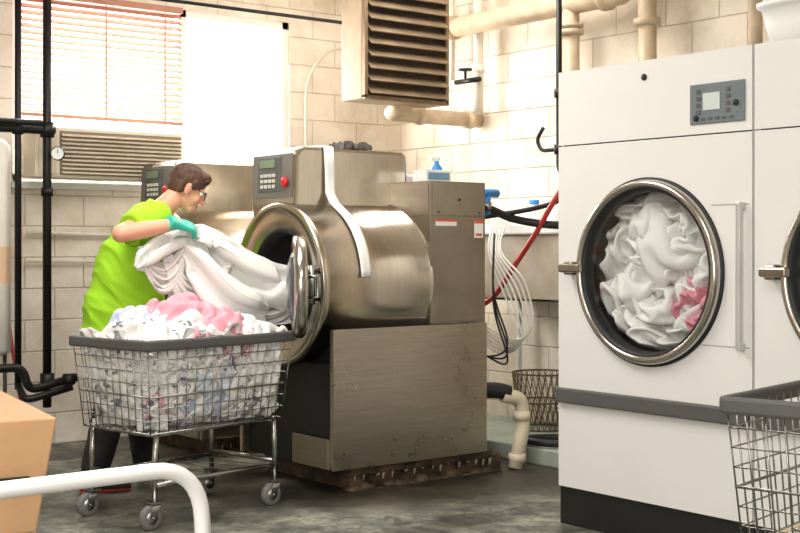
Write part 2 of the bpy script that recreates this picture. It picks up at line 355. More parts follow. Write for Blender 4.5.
def dryer(name,yc,seed,full=True):
    e=empty(name); x=4.26; y0,y1=yc-.537,yc+.537; zc=1.1645; xb=5.45
    b=MB()
    b.box(x+.02,xb,y0,y0+.015,.02,2.07); b.box(x+.02,xb,y1-.015,y1,.02,2.07); b.box(x+.02,xb,y0,y1,2.055,2.072); b.box(xb-.02,xb,y0,y1,.02,2.07)
    b.box(x,x+.02,y0,y1,1.736,2.072); b.box(x,x+.02,y0,y1,.175,.60)
    plate_hole(b,x,y0,y1,.60,1.730,yc,zc,.375)
    b.obj('cabinet',white,e)
    b=MB(); b.box(x+.012,xb,y0,y1,0,.172); b.obj('kick_plate',black,e)
    b=MB(); b.box(x-.03,x+.0,y0+.004,y1-.004,.56,.628); b.obj('bumper_trim',charcoal,e,.008)
    b=MB(); b.box(x+.0215,x+.022,y0,y1,1.72,1.74); b.obj('seam',black,e)
    o=(x,yc,zc)
    b=MB(); b.rev(o,(-1,0,0),[(0,.405),(.012,.405),(.012,.39)],0,96); b.rev(o,(-1,0,0),[(.035,.362),(.036,.352),(.015,.345),(0,.343),(-.03,.343)],0,96); b.obj('gasket',black,e)
    b=MB(); b.rev(o,(-1,0,0),[(0,.397),(.025,.395),(.040,.388),(.045,.378),(.043,.366),(.035,.360),(.0,.358)],0,96); b.obj('door_ring',chromering,e)
    b=MB(); b.rev(o,(-1,0,0),[(.012,.35),(.02,.28),(.028,.2),(.032,.1),(.033,0)],0,64); b.obj('door_glass',glass,e)
    b=MB(); b.rev(o,(1,0,0),[(.0,.375),(.03,.43),(.75,.43),(.75,0)],0,64); b.obj('drum',M('drum_dark',(90,88,85),.4,.6),e)
    b=MB(); b.box(x-.085,x-.05,yc+.335,yc+.46,zc-.008,zc+.03); b.box(x-.05,x,yc+.41,yc+.46,zc-.02,zc+.04)
    b.obj('latch_handle',steel_d,e,.008)
    b=MB(); b.box(x-.04,x-.018,y0+.03,y0+.052,.86,1.45); b.box(x-.02,x,y0+.03,y0+.052,.86,.89); b.box(x-.02,x,y0+.03,y0+.052,1.42,1.45); b.obj('grab_bar',M('bar_grey',(205,204,200),.3,.5),e,.004)
    b=MB(); b.box(x-.0015,x+.001,y0+.012,y0+.27,.868,.873); b.box(x-.0015,x+.001,y0+.012,y0+.2,1.44,1.445) ; b.obj('hinge_seams',M('seam_grey',(170,168,164),.5),e)
    b=MB(); b.box(x-.008,x,y0+.03,y0+.306,1.775,1.94); b.obj('control_panel',panelgrey,e,.004)
    b=MB(); b.box(x-.011,x-.007,y0+.15,y0+.235,1.83,1.90); b.obj('display',lcd,e)
    b=MB()
    for i in range(4):
        b.box(x-.011,x-.007,y0+.25,y0+.27,1.815+i*.028,1.832+i*.028); 
        b.box(x-.011,x-.007,y0+.10,y0+.12,1.815+i*.028,1.832+i*.028)
    for i in range(5): b.box(x-.011,x-.007,y0+.085+i*.035,y0+.105+i*.035,1.79,1.80)
    b.obj('keys',charcoal,e)
    b=MB(); b.rev((x-.008,y0+.27,1.80),(-1,0,0),[(0,.012),(.008,.012),(.010,.008),(.010,0)],0,20); b.rev((x-.008,y0+.07,1.85),(-1,0,0),[(0,.012),(.008,.012),(.008,0)],0,20); b.obj('buttons',black,e)
    b=MB(); b.rev((x,yc+.02,2.0),(-1,0,0),[(0,.014),(.006,.014),(.008,0)],0,20); b.obj('lock',black,e)
    L=MB()
    def disc(cy,cz,R,x0,dome,tw,rot,asp=1.):
        def fn(u,v,h):
            a=(u*2-1); c=(v*2-1); px=a*np.sqrt(1-c*c/2); py=c*np.sqrt(1-a*a/2); r=np.sqrt(px*px+py*py); th=np.arctan2(py,px)+tw*(1-r)+rot
            Y=yc+cy+R*r*np.cos(th); Z=zc+cz+R*asp*r*np.sin(th)
            X=x0-dome*(1-r*r)-h*np.minimum(1,(1-r)*5+.3)
            dy=Y-yc; dz=Z-zc; q=np.sqrt(dy*dy+dz*dz)+1e-9; k=np.minimum(1,.405/q)
            X=np.maximum(X,x+.012)+np.where(q>.33,.03,0)
            return np.stack([X,yc+dy*k,zc+dz*k],-1)
        return fn
    L.ell((4.72,yc,zc),(.28,.40,.40),None,0,48,32)
    mapsheet(L,SH[4],disc(.02,.02,.40,4.52,.08,.9,seed*.7),0)
    for i,(cy,cz,R_,rot,mi,asp) in enumerate([(.12,.17,.24,.4,0,.7),(-.1,.17,.2,2.,0,.8),(.19,-.06,.2,1.2,0,1.2),(-.16,.04,.2,3.1,0,1.2),(.06,-.20,.25,.3,0,.6),(-.20,-.14,.14,.8,1,1.)]):
        mapsheet(L,SH[4] if i%2==0 else SH[1],disc(cy,cz,R_,4.42 if mi==0 else 4.405,.04,.9,rot+seed,asp),mi,i%2==0,i%3==0,hs=.62 if i%2==0 else .9)
    L.obj('tumbling_laundry',[clw,clr],e,0,None,0,1)
    return e
dryer('tumble_dryer',3.729,11)
dryer('tumble_dryer.001',2.643,31)
t=empty('plastic_tub_stack')
for i in range(2):
    b=MB(); z=2.074+i*.065; cx,cy=4.47,2.99
    def rr(h,v): return ((cx,cy,z+v),(.15+h,0,0),(0,.2+h,0))
    b.loft([rr(0,0),rr(.02,.08),rr(.035,.145),rr(.05,.148),rr(.05,.165),rr(.03,.165),rr(.01,.06)],0,48,.5)
    b.obj('tub_%d'%(i+1),whitep,t)

# ------------------------------------------------------------------ washers
def washer(name,dy,door):
    e=empty(name); yn=5.45+dy; yc=5.89+dy; zc=1.07; R=.435
    b=MB(); b.rev((0,yc,zc),(1,0,0),[(3.80,.30),(3.785,.33),(3.775,.36),(3.775,.405),(3.765,.41),(3.765,.43),(3.775,.438),(3.81,.438),(3.812,R),(4.46,R),(4.463,.44),(4.49,.44)],0,128)
    b.obj('drum_shell',steel_h,e)
    b=MB(); b.rev((0,yc,zc),(1,0,0),[(3.802,.305),(3.79,.29),(3.80,.275),(3.86,.27)],0,96); b.obj('door_seal',black,e)
    b=MB(); b.rev((0,yc,zc),(1,0,0),[(3.82,.30),(4.4,.30),(4.42,.15),(4.42,0)],0,64); b.obj('inner_drum',dark,e)
    b=MB(); b.box(3.835,4.878,yn,yn+.012,.119,.845); b.obj('side_panel',steel,e,.003)
    b=MB(); b.box(3.825,3.84,yn,yn+.03,.119,.845); b.box(3.81,3.825,yn+.03,yn+.36,.125,.28); b.box(3.80,3.86,yn+.85,yn+.88,.12,1.0); b.obj('front_frame',steel,e,.003)
    b=MB(); b.box(3.9,4.87,yn+.014,yn+.88,.12,.84); b.box(3.845,3.9,yn+.05,yn+.85,.12,.66); b.obj('chassis',black,e)
    b=MB(); b.box(4.48,4.878,yn+.015,yn+.86,.845,1.63); b.obj('rear_cabinet',steel_d,e,.004)
    b=MB(); b.box(4.495,4.865,yn+.008,yn+.016,1.44,1.615); b.box(4.474,4.482,yn+.03,yn+.2,1.44,1.615); b.box(4.475,4.872,yn+.010,yn+.016,.86,1.425)
    b.obj('access_covers',steel_d,e,.003)
    b=MB()
    for x_ in (4.53,4.83): b.rev((x_,yn+.008,1.46),(0,-1,0),[(0,.006),(.004,.005),(.004,0)],0,12)
    b.rev((4.68,yn+.008,1.53),(0,-1,0),[(0,.009),(.006,.007),(.006,0)],0,12)
    b.obj('screws',dark,e)
    b=MB()
    pr=[(4.60,1.36),(4.60,1.79),(4.57,1.805),(3.90,1.81),(3.86,1.795),(3.845,1.765),(3.835,1.50),(3.86,1.36)]
    ya,yb=yn+.37,yn+.82
    vs=[(p[0],ya,p[1]) for p in pr]+[(p[0],yb,p[1]) for p in pr]; n=len(pr)
    b.add(vs,[tuple(range(n)),tuple(range(n,2*n))[::-1]]+[(i,i+n,(i+1)%n+n,(i+1)%n) for i in range(n)])
    b.obj('control_housing',steel_h,e,.018)
    b=MB(); b.obox((3.838,yn+.60,1.655),(.004,0,.0),(0,.20,0),(.004,0,.12)); b.obj('control_face',M('control_face_grey',(120,116,110),.4,.3),e,.003)
    b=MB(); b.obox((3.833,yn+.62,1.665),(.003,0,0),(0,.115,0),(.003,0,.095)); b.obj('keypad_plate',charcoal,e,.003)
    b=MB(); b.obox((3.831,yn+.64,1.725),(.004,0,0),(0,.075,0),(.001,0,.022)); b.obj('display',lcdg,e)
    b=MB()
    for i in range(4):
        for j in range(3): b.obox((3.828,yn+.57+i*.04,1.60+j*.03),(.004,0,0),(0,.013,0),(0,0,.009))
    b.obj('keypad',M('key_white',(205,205,198),.5),e)
    b=MB(); b.rev((3.838,yn+.445,1.62),(-1,0,0),[(0,.016),(.015,.016),(.015,.028),(.03,.026),(.035,.015),(.036,0)],0,28); b.obj('emergency_stop',red,e)
    b=MB(); b.box(3.97,5.03,yn+.05,yn+.86,0,.09); b.box(3.95,4.95,yn+.03,yn+.86,.075,.12)
    for i in range(14): b.ell((4.0+i*.075,yn+.06,.0),(.06,.05,.03+.02*math.sin(i*2.3)),None,0,14,8)
    b.obj('plinth',rust,e,.008)
    b=MB(); rnd=random.Random(4)
    for i in range(16):
        x_=4.0+i*.063+rnd.uniform(-.02,.02); w_=rnd.uniform(.006,.02); b.loft([((x_,yn+.047,.112),(w_,0,0),(0,.006,0)),((x_+.005,yn+.045,.07),(w_*.7,0,0),(0,.007,0)),((x_,yn+.044,.03+rnd.uniform(0,.04)),(w_*.3,0,0),(0,.003,0))],0,10)
    b.obj('lime_drips',M('lime_scale',(168,158,140),.8,0,.3,20),e)
    b=MB(); b.box(4.51,4.66,yn+.006,yn+.008,1.385,1.42); b.box(4.79,4.855,yn+.006,yn+.008,1.32,1.42); b.obj('warning_label',whitep,e)
    b=MB(); b.box(4.51,4.66,yn+.0045,yn+.006,1.408,1.42); b.box(4.79,4.855,yn+.0045,yn+.006,1.40,1.42); b.box(4.80,4.845,yn+.0045,yn+.006,1.33,1.345); b.obj('label_print',M('label_orange',(214,90,60),.5),e)
    if door: D=V((.50,.866,0)).normalized(); c=V((3.555,5.36,1.075))
    else: D=V((.15,.99,0)).normalized(); c=V((3.66,yn+.16,1.075))
    nrm=V((D.y,-D.x,0))
    b=MB(); b.rev(c,nrm,[(-.03,.17),(-.035,.20),(-.03,.245),(-.01,.255),(.015,.255),(.03,.24),(.032,.2),(.03,.17)],0,72); b.obj('door_ring',chromering,e)
    b=MB(); b.rev(c,-nrm,[(.02,.18),(.04,.165),(.055,.12),(.06,.06),(.062,0)],0,48); b.rev(c,nrm,[(.02,.18),(.03,.1),(.032,0)],0,48); b.obj('door_bowl',M('bowl_glass',(70,74,76),.08),e)
    b=MB(); p=c+D*.2+nrm*.03
    for dz in (-.07,.07): b.tube([p+V((0,0,dz)),p+nrm*.05+D*.03+V((0,0,dz)),V((3.775,yn+.07,1.075+dz))],.014)
    b.tube([p+nrm*.05+D*.03+V((0,0,-.1)),p+nrm*.05+D*.03+V((0,0,.1))],.02)
    q=c-D*.06+nrm*.03
    b.tube([q+V((0,0,.05)),q+nrm*.06+V((0,0,.05)),q+nrm*.06+V((0,0,-.05)),q+V((0,0,-.05))],.012)
    b.obj('hinge_and_handle',chrome,e)
    return e
washer('washing_machine',0,True)
washer('washing_machine.001',1.36,False)
b=MB(); pts=[]
for x_,y_,z_ in [(4.03,6.0,1.816),(4.04,5.88,1.816),(4.045,5.812,1.810),(4.05,5.806,1.7),(4.05,5.80,1.56),(4.05,5.76,1.507)]: pts.append((x_,y_,z_))
for k in range(1,13):
    a=math.radians(108+k*4.9+8); pts.append((4.05-.0012*k,5.89+.441*math.cos(a),1.07+.441*math.sin(a)))
vs=[]
for i,p in enumerate(pts):
    p=V(p)
    for dx in (-.032,-.014,0,.014,.032): vs.append(p+V((dx,0,0))+ (V((0,-.008,.006)) if abs(dx)==.014 else V((0,-.001,0))))
fs=[(i*5+k,i*5+k+1,(i+1)*5+k+1,(i+1)*5+k) for i in range(len(pts)-1) for k in range(4)]
b.add(vs,fs,0,True); b.obj('cloth_strap',clw,None,0,None,.006)
b=MB()
mapsheet(b,SH[2],lambda u,v,h: np.stack([4.18+u*.2,5.86+v*.14,1.812+h*.6],-1)); b.obj('grey_rag',clothmat('grey_rag',(110,108,106)))
e=empty('supply_box'); b=MB(); b.box(4.56,4.74,5.60,5.72,1.632,1.70); b.obj('carton',whitep,e,.003); b=MB(); b.box(4.575,4.725,5.597,5.60,1.645,1.685); b.obj('carton_print',M('print_blue',(110,150,175),.5),e)
e=empty('spray_bottle'); b=MB(); b.rev((4.80,5.8,1.632),(0,0,1),[(0,.0),(0,.035),(.09,.035),(.12,.014),(.14,.013),(.14,0)],0,24); b.obj('bottle',blue,e); b=MB(); b.box(4.75,4.82,5.788,5.812,1.765,1.79); b.rev((4.8,5.8,1.765),(0,0,1),[(0,.015),(.02,.015)],0,16); b.obj('trigger_head',whitep,e,.004)
b=MB(); b.box(4.66,4.84,5.9,6.15,1.632,1.69); b.obj('folded_towel',clw,None,.015)

# ------------------------------------------------------------------ laundry carts
CL,CW=.455,.29
def cart(name,cx,cy,ang,framemat):
    e=empty(name,(cx,cy,0),ang)
    zt,zb=.83,.43; tl,tw=CL-.01,CW-.01; bl,bw=CL-.05,CW-.04
    def P(a,bb,h):
        return V((a*(bl+(tl-bl)*h),bb*(bw+(tw-bw)*h),zb+(zt-zb)*h))
    b=MB(); r=.0027
    N=16
    for i in range(N+1):
        a=-1+2*i/N
        for sgn in(-1,1): b.tube([P(a,sgn,1),P(a,sgn,0)],r,0,6)
        b.tube([P(a,-1,0),P(a,1,0)],r,0,6)
    N2=10
    for i in range(N2+1):
        a=-1+2*i/N2
        for sgn in(-1,1): b.tube([P(sgn,a,1),P(sgn,a,0)],r,0,6)
        b.tube([P(-1,a,0),P(1,a,0)],r,0,6)
    for h in (.0,.14,.28,.42,.56,.70,.84):
        rr=.005 if h in(.0,.42) else r
        c=[P(-1,-1,h),P(1,-1,h),P(1,1,h),P(-1,1,h)]
        for i in range(4): b.tube([c[i],c[(i+1)%4]],rr,0,6)
    b.obj('wire_basket',chrome,e)
    b=MB()
    for sgn in(-1,1):
        b.box(-CL,CL,sgn*CW-.012,sgn*CW+.012,zt-.025,zt+.025); b.box(sgn*CL-.012,sgn*CL+.012,-CW,CW,zt-.025,zt+.025)
    b.obj('bumper_rim',charcoal,e,.01)
    b=MB()
    for sx in(-1,1):
        for sy in(-1,1): b.tube([(sx*.36,sy*.235,.44),(sx*.37,sy*.235,.3),(sx*.37,sy*.235,.125)],.013)
        b.tube([(sx*.37,-.235,.22),(sx*.37,.235,.22)],.011); b.tube([(sx*.36,-.24,.42),(sx*.36,.24,.42)],.011)
    for sy in(-1,1): b.tube([(-.37,sy*.235,.20),(.37,sy*.235,.20)],.012); b.tube([(-.38,sy*.235,.425),(.38,sy*.235,.425)],.01)
    for i in range(7): b.tube([(-.3+i*.1,-.235,.2),(-.3+i*.1,.235,.2)],.003,0,6)
    b.obj('frame',framemat,e)
    for i,(sx,sy) in enumerate([(-1,-1),(1,-1),(1,1),(-1,1)]):
        x_,y_=sx*.37,sy*.235
        b=MB(); ox=-.025
        b.box(x_-.03,x_+.03,y_-.03,y_+.03,.118,.126)
        for s2 in(-1,1): b.loft([((x_,y_+s2*.022,.122),(.026,0,0),(0,.0015,0)),((x_+ox,y_+s2*.022,.05),(.010,0,0),(0,.0015,0))],0,12,.4)
        b.tube([(x_+ox,y_-.028,.056),(x_+ox,y_+.028,.056)],.006)
        b.rev((x_+ox,y_-.017,.056),(0,1,0),[(0,0),(0,.03),(.034,.03),(.034,0)],0,24)
        b.obj('caster_fork_%d'%(i+1),chrome,e)
        b=MB(); b.rev((x_+ox,y_-.016,.056),(0,1,0),[(0,.03),(0,.05),(.005,.056),(.027,.056),(.032,.05),(.032,.03)],0,32); b.obj('caster_tire_%d'%(i+1),M('tire_grey',(120,120,118),.6),e)
    return e
C1=(3.05,5.59,math.radians(11)); 
cart('laundry_cart',*C1,chrome)
cart('laundry_cart.001',3.475,2.142,math.radians(12.5),M('cream_frame',(214,200,160),.4))
ca,sa=math.cos(C1[2]),math.sin(C1[2])
def W3(x,y,z): return np.stack([C1[0]+ca*x-sa*y,C1[1]+sa*x+ca*y,z+0*x],-1)
def limw(z): 
    h=np.clip((z-.43)/.4,0,1); return .398+.035*h,.243+.03*h
def clampc(x,y,z):
    lx,ly=limw(z); e_=np.where(z>.865,.04,0); x=np.clip(x,-lx-e_,lx+e_); y=np.clip(y,-ly-e_,ly+e_); return W3(x,y,np.maximum(z,.437))
def top(x,y):
    return .845+.08*np.exp(-((x-.02)/.34)**2-((y-.05)/.28)**2)-.02*(np.abs(x)/.45)**4
b=MB()
core=[(h,.33+.03*h,.19+.02*h) for h in (0,.3,.6,.9,1.)]
b.loft([((C1[0],C1[1],.445+.38*h),(ca*a*1.0,sa*a,0),(-sa*w_,ca*w_,0)) for h,a,w_ in core],0,48,.45)
mapsheet(b,SH[0],lambda u,v,h:(lambda x,y:clampc(x,y,top(x,y)-.05+h*.9))( (u*2-1)*.43,(v*2-1)*.27),0)
def patch(cx,cy,lx,ly,rot,mi,sh,off=.02,hs=1.,fl=False):
    def fn(u,v,h):
        a=(u-.5)*lx; c=(v-.5)*ly; x=cx+a*math.cos(rot)-c*math.sin(rot); y=cy+a*math.sin(rot)+c*math.cos(rot)
        edge=np.minimum(1,np.minimum(np.minimum(u,1-u),np.minimum(v,1-v))*6)
        return clampc(x,y,top(x,y)-.04+off*edge+h*(.35+.65*edge))
    mapsheet(b,sh,fn,mi,fl,hs=hs)
patch(-.27,-.05,.36,.46,.2,3,SH[2],.035); patch(-.12,-.16,.42,.26,-.3,0,SH[2],.05,1,True); patch(.25,-.03,.40,.46,.4,0,SH[1],.03,.8,True)
patch(.02,-.14,.46,.28,.12,2,SH[2],.07,1.1); patch(.05,.08,.48,.36,-.2,2,SH[2],.09,1.1,True); patch(-.18,.12,.34,.28,.5,1,SH[2],.07); patch(.27,-.17,.30,.18,.1,3,SH[2],.045,.8); patch(.36,.05,.2,.3,.1,1,SH[2],.05); patch(-.36,-.17,.22,.2,-.1,0,SH[2],.055)
patch(-.10,-.22,.34,.14,0.05,3,SH[2],.04,.8)
def side(axis,sg,u0,u1,z0,z1,mi,sh,thk=.05,fl=False,hs=1.):
    def fn(u,v,h):
        p=u0+(u1-u0)*u; z=z0+(z1-z0)*v; lx,ly=limw(z)
        edge=np.minimum(1,np.minimum(np.minimum(u,1-u),np.minimum(v,1-v))*7)
        d=thk*(1-edge)+np.maximum(thk-h,0)*.9
        if axis=='y': x=p; y=sg*(ly-d)
        else: y=p; x=sg*(lx-d)
        return clampc(x,y,z)
    mapsheet(b,sh,fn,mi,fl,hs=hs)
for sg in(-1,1):
    side('y',sg,-.42,.42,.44,.86,0,SH[3],.055); side('x',sg,-.25,.25,.44,.86,0,SH[2],.055)
for i,(u0,u1,z0,z1,mi) in enumerate([(-.41,-.12,.45,.66,3),(-.42,-.08,.62,.86,0),(-.22,.12,.47,.72,1),(-.10,.24,.64,.86,3),(.05,.36,.44,.64,3),(.16,.42,.58,.85,0),(.10,.35,.5,.72,3),(-.3,.02,.55,.76,3),(-.02,.24,.73,.87,2),(.24,.42,.45,.66,0),(-.40,-.26,.50,.62,2)]):
    side('y',-1,u0,u1,z0,z1,mi,SH[2],.04,i%3==0,.7)
for i,(u0,u1,z0,z1,mi) in enumerate([(-.24,.04,.45,.68,0),(-.07,.24,.5,.75,3),(-.24,.07,.62,.86,3),(.0,.24,.68,.86,0)]):
    side('x',-1,u0,u1,z0,z1,mi,SH[2],.04,i%3==0,.7)
b.obj('laundry_pile',[clw,cls,clp,clb],None,0,None,0,1)

# ------------------------------------------------------------------ linen being loaded
def strands(A,B,Lmin,Lmax,width,n,m,seed,ra,rb,steps=150,ylo=5.70,yhi=6.12):
    rng=np.random.RandomState(seed); t=np.linspace(0,1,m); s=np.linspace(0,1,n)
    zz=2*np.abs(((t*5.5+rng.uniform(0,1))%1)*2-1)-1; zz2=np.sin(t*31+seed)
    A=np.array(A);B=np.array(B)
    EA=A+np.stack([zz2*ra[0],zz*ra[1],(1-2*t)*ra[2]],-1); EB=B+np.stack([zz2*rb[0],zz*rb[1],(1-2*t)*rb[2]],-1)
    P=EA[None]*(1-s)[:,None,None]+EB[None]*s[:,None,None]
    P[...,2]-= (4*s*(1-s))[:,None]*(t*.15)[None]; P[...,1]+=(4*s*(1-s))[:,None]*(.05*zz)[None]
    P+=rng.normal(0,.002,P.shape)
    ru=(Lmin+(Lmax-Lmin)*t**1.2)*(1+.06*np.sin(t*23+seed))/(n-1); cons=cons_for(n,m,ru,width/(m-1),.08)
    P=P.reshape(-1,3); w=np.ones((n,m)); w[0,:]=0; w[-1,:]=0; w=w.reshape(-1); Q=P.copy()
    for k in range(steps):
        vel=(P-Q)*.93; Q=P.copy(); P=P+vel*w[:,None]; P[:,2]-=.0022*w
        for _ in range(6): project(P,w,cons)
        dx=P[:,0]-C1[0]; dy=P[:,1]-C1[1]; x=ca*dx+sa*dy; y=-sa*dx+ca*dy
        ins=(np.abs(x)<.47)&(np.abs(y)<.31); fl=np.where(ins,np.maximum(top(x,y)+.055,.87),-1)
        hit=(P[:,2]<fl)&(w>0); P[hit,2]=fl[hit]; Q[hit]=P[hit]
        ring=(P[:,0]>3.70)&(w>0); P[ring,2]=np.maximum(P[ring,2],.86)
        P[:,1]=np.where(w>0,np.clip(P[:,1],ylo,yhi),P[:,1])
    return P.reshape(n,m,3)
def tubefn(path,hs0=.4):
    P=catm([p[0] for p in path],12); N=len(P); s=np.linspace(0,1,N); k=np.linspace(0,1,len(path))
    A=np.interp(s,k,[p[1] for p in path]); B=np.interp(s,k,[p[2] for p in path]); U=[];D=[]
    for i in range(N):
        t=(P[min(i+1,N-1)]-P[max(i-1,0)]).normalized(); d=V((0,-1,0)); d=(d-t*d.dot(t)).normalized(); up=t.cross(d).normalized()
        if up.z<0: up=-up
        U.append(up);D.append(d)
    Pn=np.array([tuple(p) for p in P]);Un=np.array([tuple(p) for p in U]);Dn=np.array([tuple(p) for p in D])
    def it(a,u): return np.stack([np.interp(u,s,a[:,c]) for c in range(3)],-1)
    def fn(u,v,h):
        th=v*2*math.pi*1.04+1.2; hh=h*np.minimum(1,hs0+u*3)*np.minimum(1,hs0+(1-u)*4)
        return it(Pn,u)+it(Un,u)*(np.cos(th)*(np.interp(u,s,A)+hh-.02))[...,None]+it(Dn,u)*(np.sin(th)*(np.interp(u,s,B)+hh-.02))[...,None]
    return fn
b=MB()
HR=(3.23,5.865,1.350)
tA=[((3.13,5.89,1.315),.03,.035),((3.24,5.89,1.29),.055,.045),((3.36,5.89,1.225),.075,.055),((3.50,5.88,1.14),.085,.06),((3.66,5.88,1.07),.09,.075),((3.80,5.885,1.03),.095,.09),((4.0,5.89,1.0),.10,.10)]
mapsheet(b,SH[5],tubefn(tA))
tB=[((3.16,5.885,1.29),.03,.03),((3.23,5.85,1.19),.05,.04),((3.30,5.82,1.09),.07,.045),((3.39,5.80,1.0),.09,.05),((3.50,5.79,.95),.09,.055),((3.62,5.80,.93),.06,.05)]
mapsheet(b,SH[6],tubefn(tB),0,False,True)
tC=[((2.93,5.87,1.165),.015,.02),((2.98,5.87,1.20),.035,.03),((3.06,5.875,1.255),.045,.035),((3.15,5.88,1.295),.045,.035),((3.22,5.88,1.31),.03,.03)]
mapsheet(b,SH[6],tubefn(tC),0,True,False,False,.7)
tD=[((3.27,5.99,1.35),.03,.03),((3.36,5.98,1.32),.04,.04),((3.48,5.96,1.25),.05,.05),((3.64,5.95,1.16),.05,.05),((3.85,5.93,1.1),.05,.06)]
mapsheet(b,SH[5],tubefn(tD),0,False,True,False,.7)
b.grid(strands(HR,(3.95,5.84,1.05),.78,.98,.9,60,80,1,(.03,.035,.03),(.03,.11,.11),ylo=5.72,yhi=5.90))
b.grid(strands((2.965,5.87,1.245),HR,.30,.50,.50,40,56,3,(.02,.03,.03),(.02,.03,.03),ylo=5.76,yhi=6.0))
b.grid(strands((3.08,5.88,1.30),(3.44,5.84,1.16),.42,.66,.60,44,60,4,(.03,.03,.03),(.03,.05,.05),ylo=5.74,yhi=5.98))
mapsheet(b,SH[1],lambda u,v,h: np.stack([3.9+u*.42,5.66+v*.46,.80+.12*((v*2-1)**2)+.1+h*1.5],-1))
b.obj('bed_linen',[clw],None,0,None,0,1)

# ------------------------------------------------------------------ the worker
person=empty('laundry_worker')
F=V((.954,-.30,0)).normalized(); R=V((F.y,-F.x,0)); Z=V((0,0,1))
b=MB()
hip=V((3.03,6.28,.90))
b.loft([(hip+V((0,0,-.14)),R*.16,F*.12),(hip+V((0,0,-.04)),R*.175,F*.135),(hip+V((.01,0,.06)),R*.165,F*.125),(hip+V((.02,0,.12)),R*.15,F*.115)])
ankR=V((2.885,6.25,.09)); ankL=V((3.30,6.50,.09))
kR=V((2.965,6.20,.50)); kL=V((3.22,6.43,.50))
hR=hip+R*.09+V((0,0,-.06)); hL=hip-R*.09+V((0,0,-.06))
for h,kk,a in ((hR,kR,ankR),(hL,kL,ankL)):
    b.chain([h,h.lerp(kk,.45),kk,kk.lerp(a,.4),a+V((0,0,.03))],[.10,.092,.076,.074,.068])
def dp(amp,fr):
    def f(co,n):
        q=V((co.x*fr,co.y*fr,co.z*fr*.6)); return co+n*amp*(ridge(q)+.4*ridge(q*2.3))
    return f
fuse('trousers',b,.010,pants,person,6,dp(.009,9))
for nm,a,fd in (('shoe_right',ankR,F),('shoe_left',ankL,V((.98,-.15,0)).normalized())):
    b=MB(); sd=V((fd.y,-fd.x,0)); g=V((a.x,a.y,0))
    b.loft([(g-fd*.075+V((0,0,.04)),sd*.022,Z*.038),(g-fd*.05+V((0,0,.05)),sd*.036,Z*.048),(g+V((0,0,.055)),sd*.038,Z*.053),(g+fd*.07+V((0,0,.042)),sd*.043,Z*.040),(g+fd*.14+V((0,0,.032)),sd*.045,Z*.030),(g+fd*.185+V((0,0,.026)),sd*.025,Z*.022)])
    fuse(nm,b,.006,[black,orange],person,3,None,lambda c:1 if c.z<.022 else 0)
b=MB()
def rg(u_,w,d,tilt): 
    fa=(F*math.cos(tilt)-Z*math.sin(tilt)); return (V(u_),R*w,fa*d)
b.loft([rg((3.055,6.27,.81),.215,.205,.05),rg((3.06,6.27,.88),.215,.208,.1),rg((3.07,6.265,.98),.205,.20,.18),rg((3.085,6.26,1.10),.20,.185,.28),rg((3.11,6.25,1.22),.20,.165,.36),rg((3.15,6.235,1.32),.195,.145,.42),rg((3.185,6.225,1.40),.18,.118,.48),rg((3.215,6.215,1.455),.125,.086,.52),rg((3.24,6.21,1.49),.068,.066,.55)])
shR=V((3.125,6.055,1.42)); elR=V((2.868,5.915,1.335)); wrR=V((3.115,5.80,1.385))
shL=V((3.235,6.385,1.42)); elL=V((3.42,6.42,1.21)); wrL=V((3.355,6.19,1.36))
for s_,e_ in ((shR,elR),(shL,elL)):
    dd=(e_-s_).normalized(); cc=V((3.18,6.22,1.40))
    b.chain([cc,s_],[.08,.085]); b.chain([s_,s_.lerp(e_,.45)],[.085,.074])
    q=s_.lerp(e_,.70); a1=dd.orthogonal().normalized(); a2=dd.cross(a1)
    b.loft([(s_,a1*.080,a2*.080),(s_.lerp(e_,.4),a1*.076,a2*.078),(q,a1*.074,a2*.078)])
def shirtdisp(co,n):
    a=(co.x-3.05)*.8+(co.z-1.1)*.6; c=(co.z-1.1)*.8-(co.x-3.05)*.6
    w_=noise.noise(co*2.2)
    q=V((a*11+w_,co.y*5+w_,c*2.6)); am=.014 if co.z<1.3 else .009
    return co+n*(am*ridge(q)+.35*am*ridge(q*2.0+V((2,0,1))))
fuse('tshirt',b,.008,lime,person,5,shirtdisp)
b=MB()
b.chain([shR,shR.lerp(elR,.5),elR,elR.lerp(wrR,.3),wrR],[.054,.050,.044,.046,.030])
fuse('arm_right',b,.006,skin,person,5)
b=MB(); b.chain([shL,shL.lerp(elL,.5),elL,elL.lerp(wrL,.3),wrL],[.054,.050,.042,.045,.029]); fuse('arm_left',b,.006,skin,person,5)
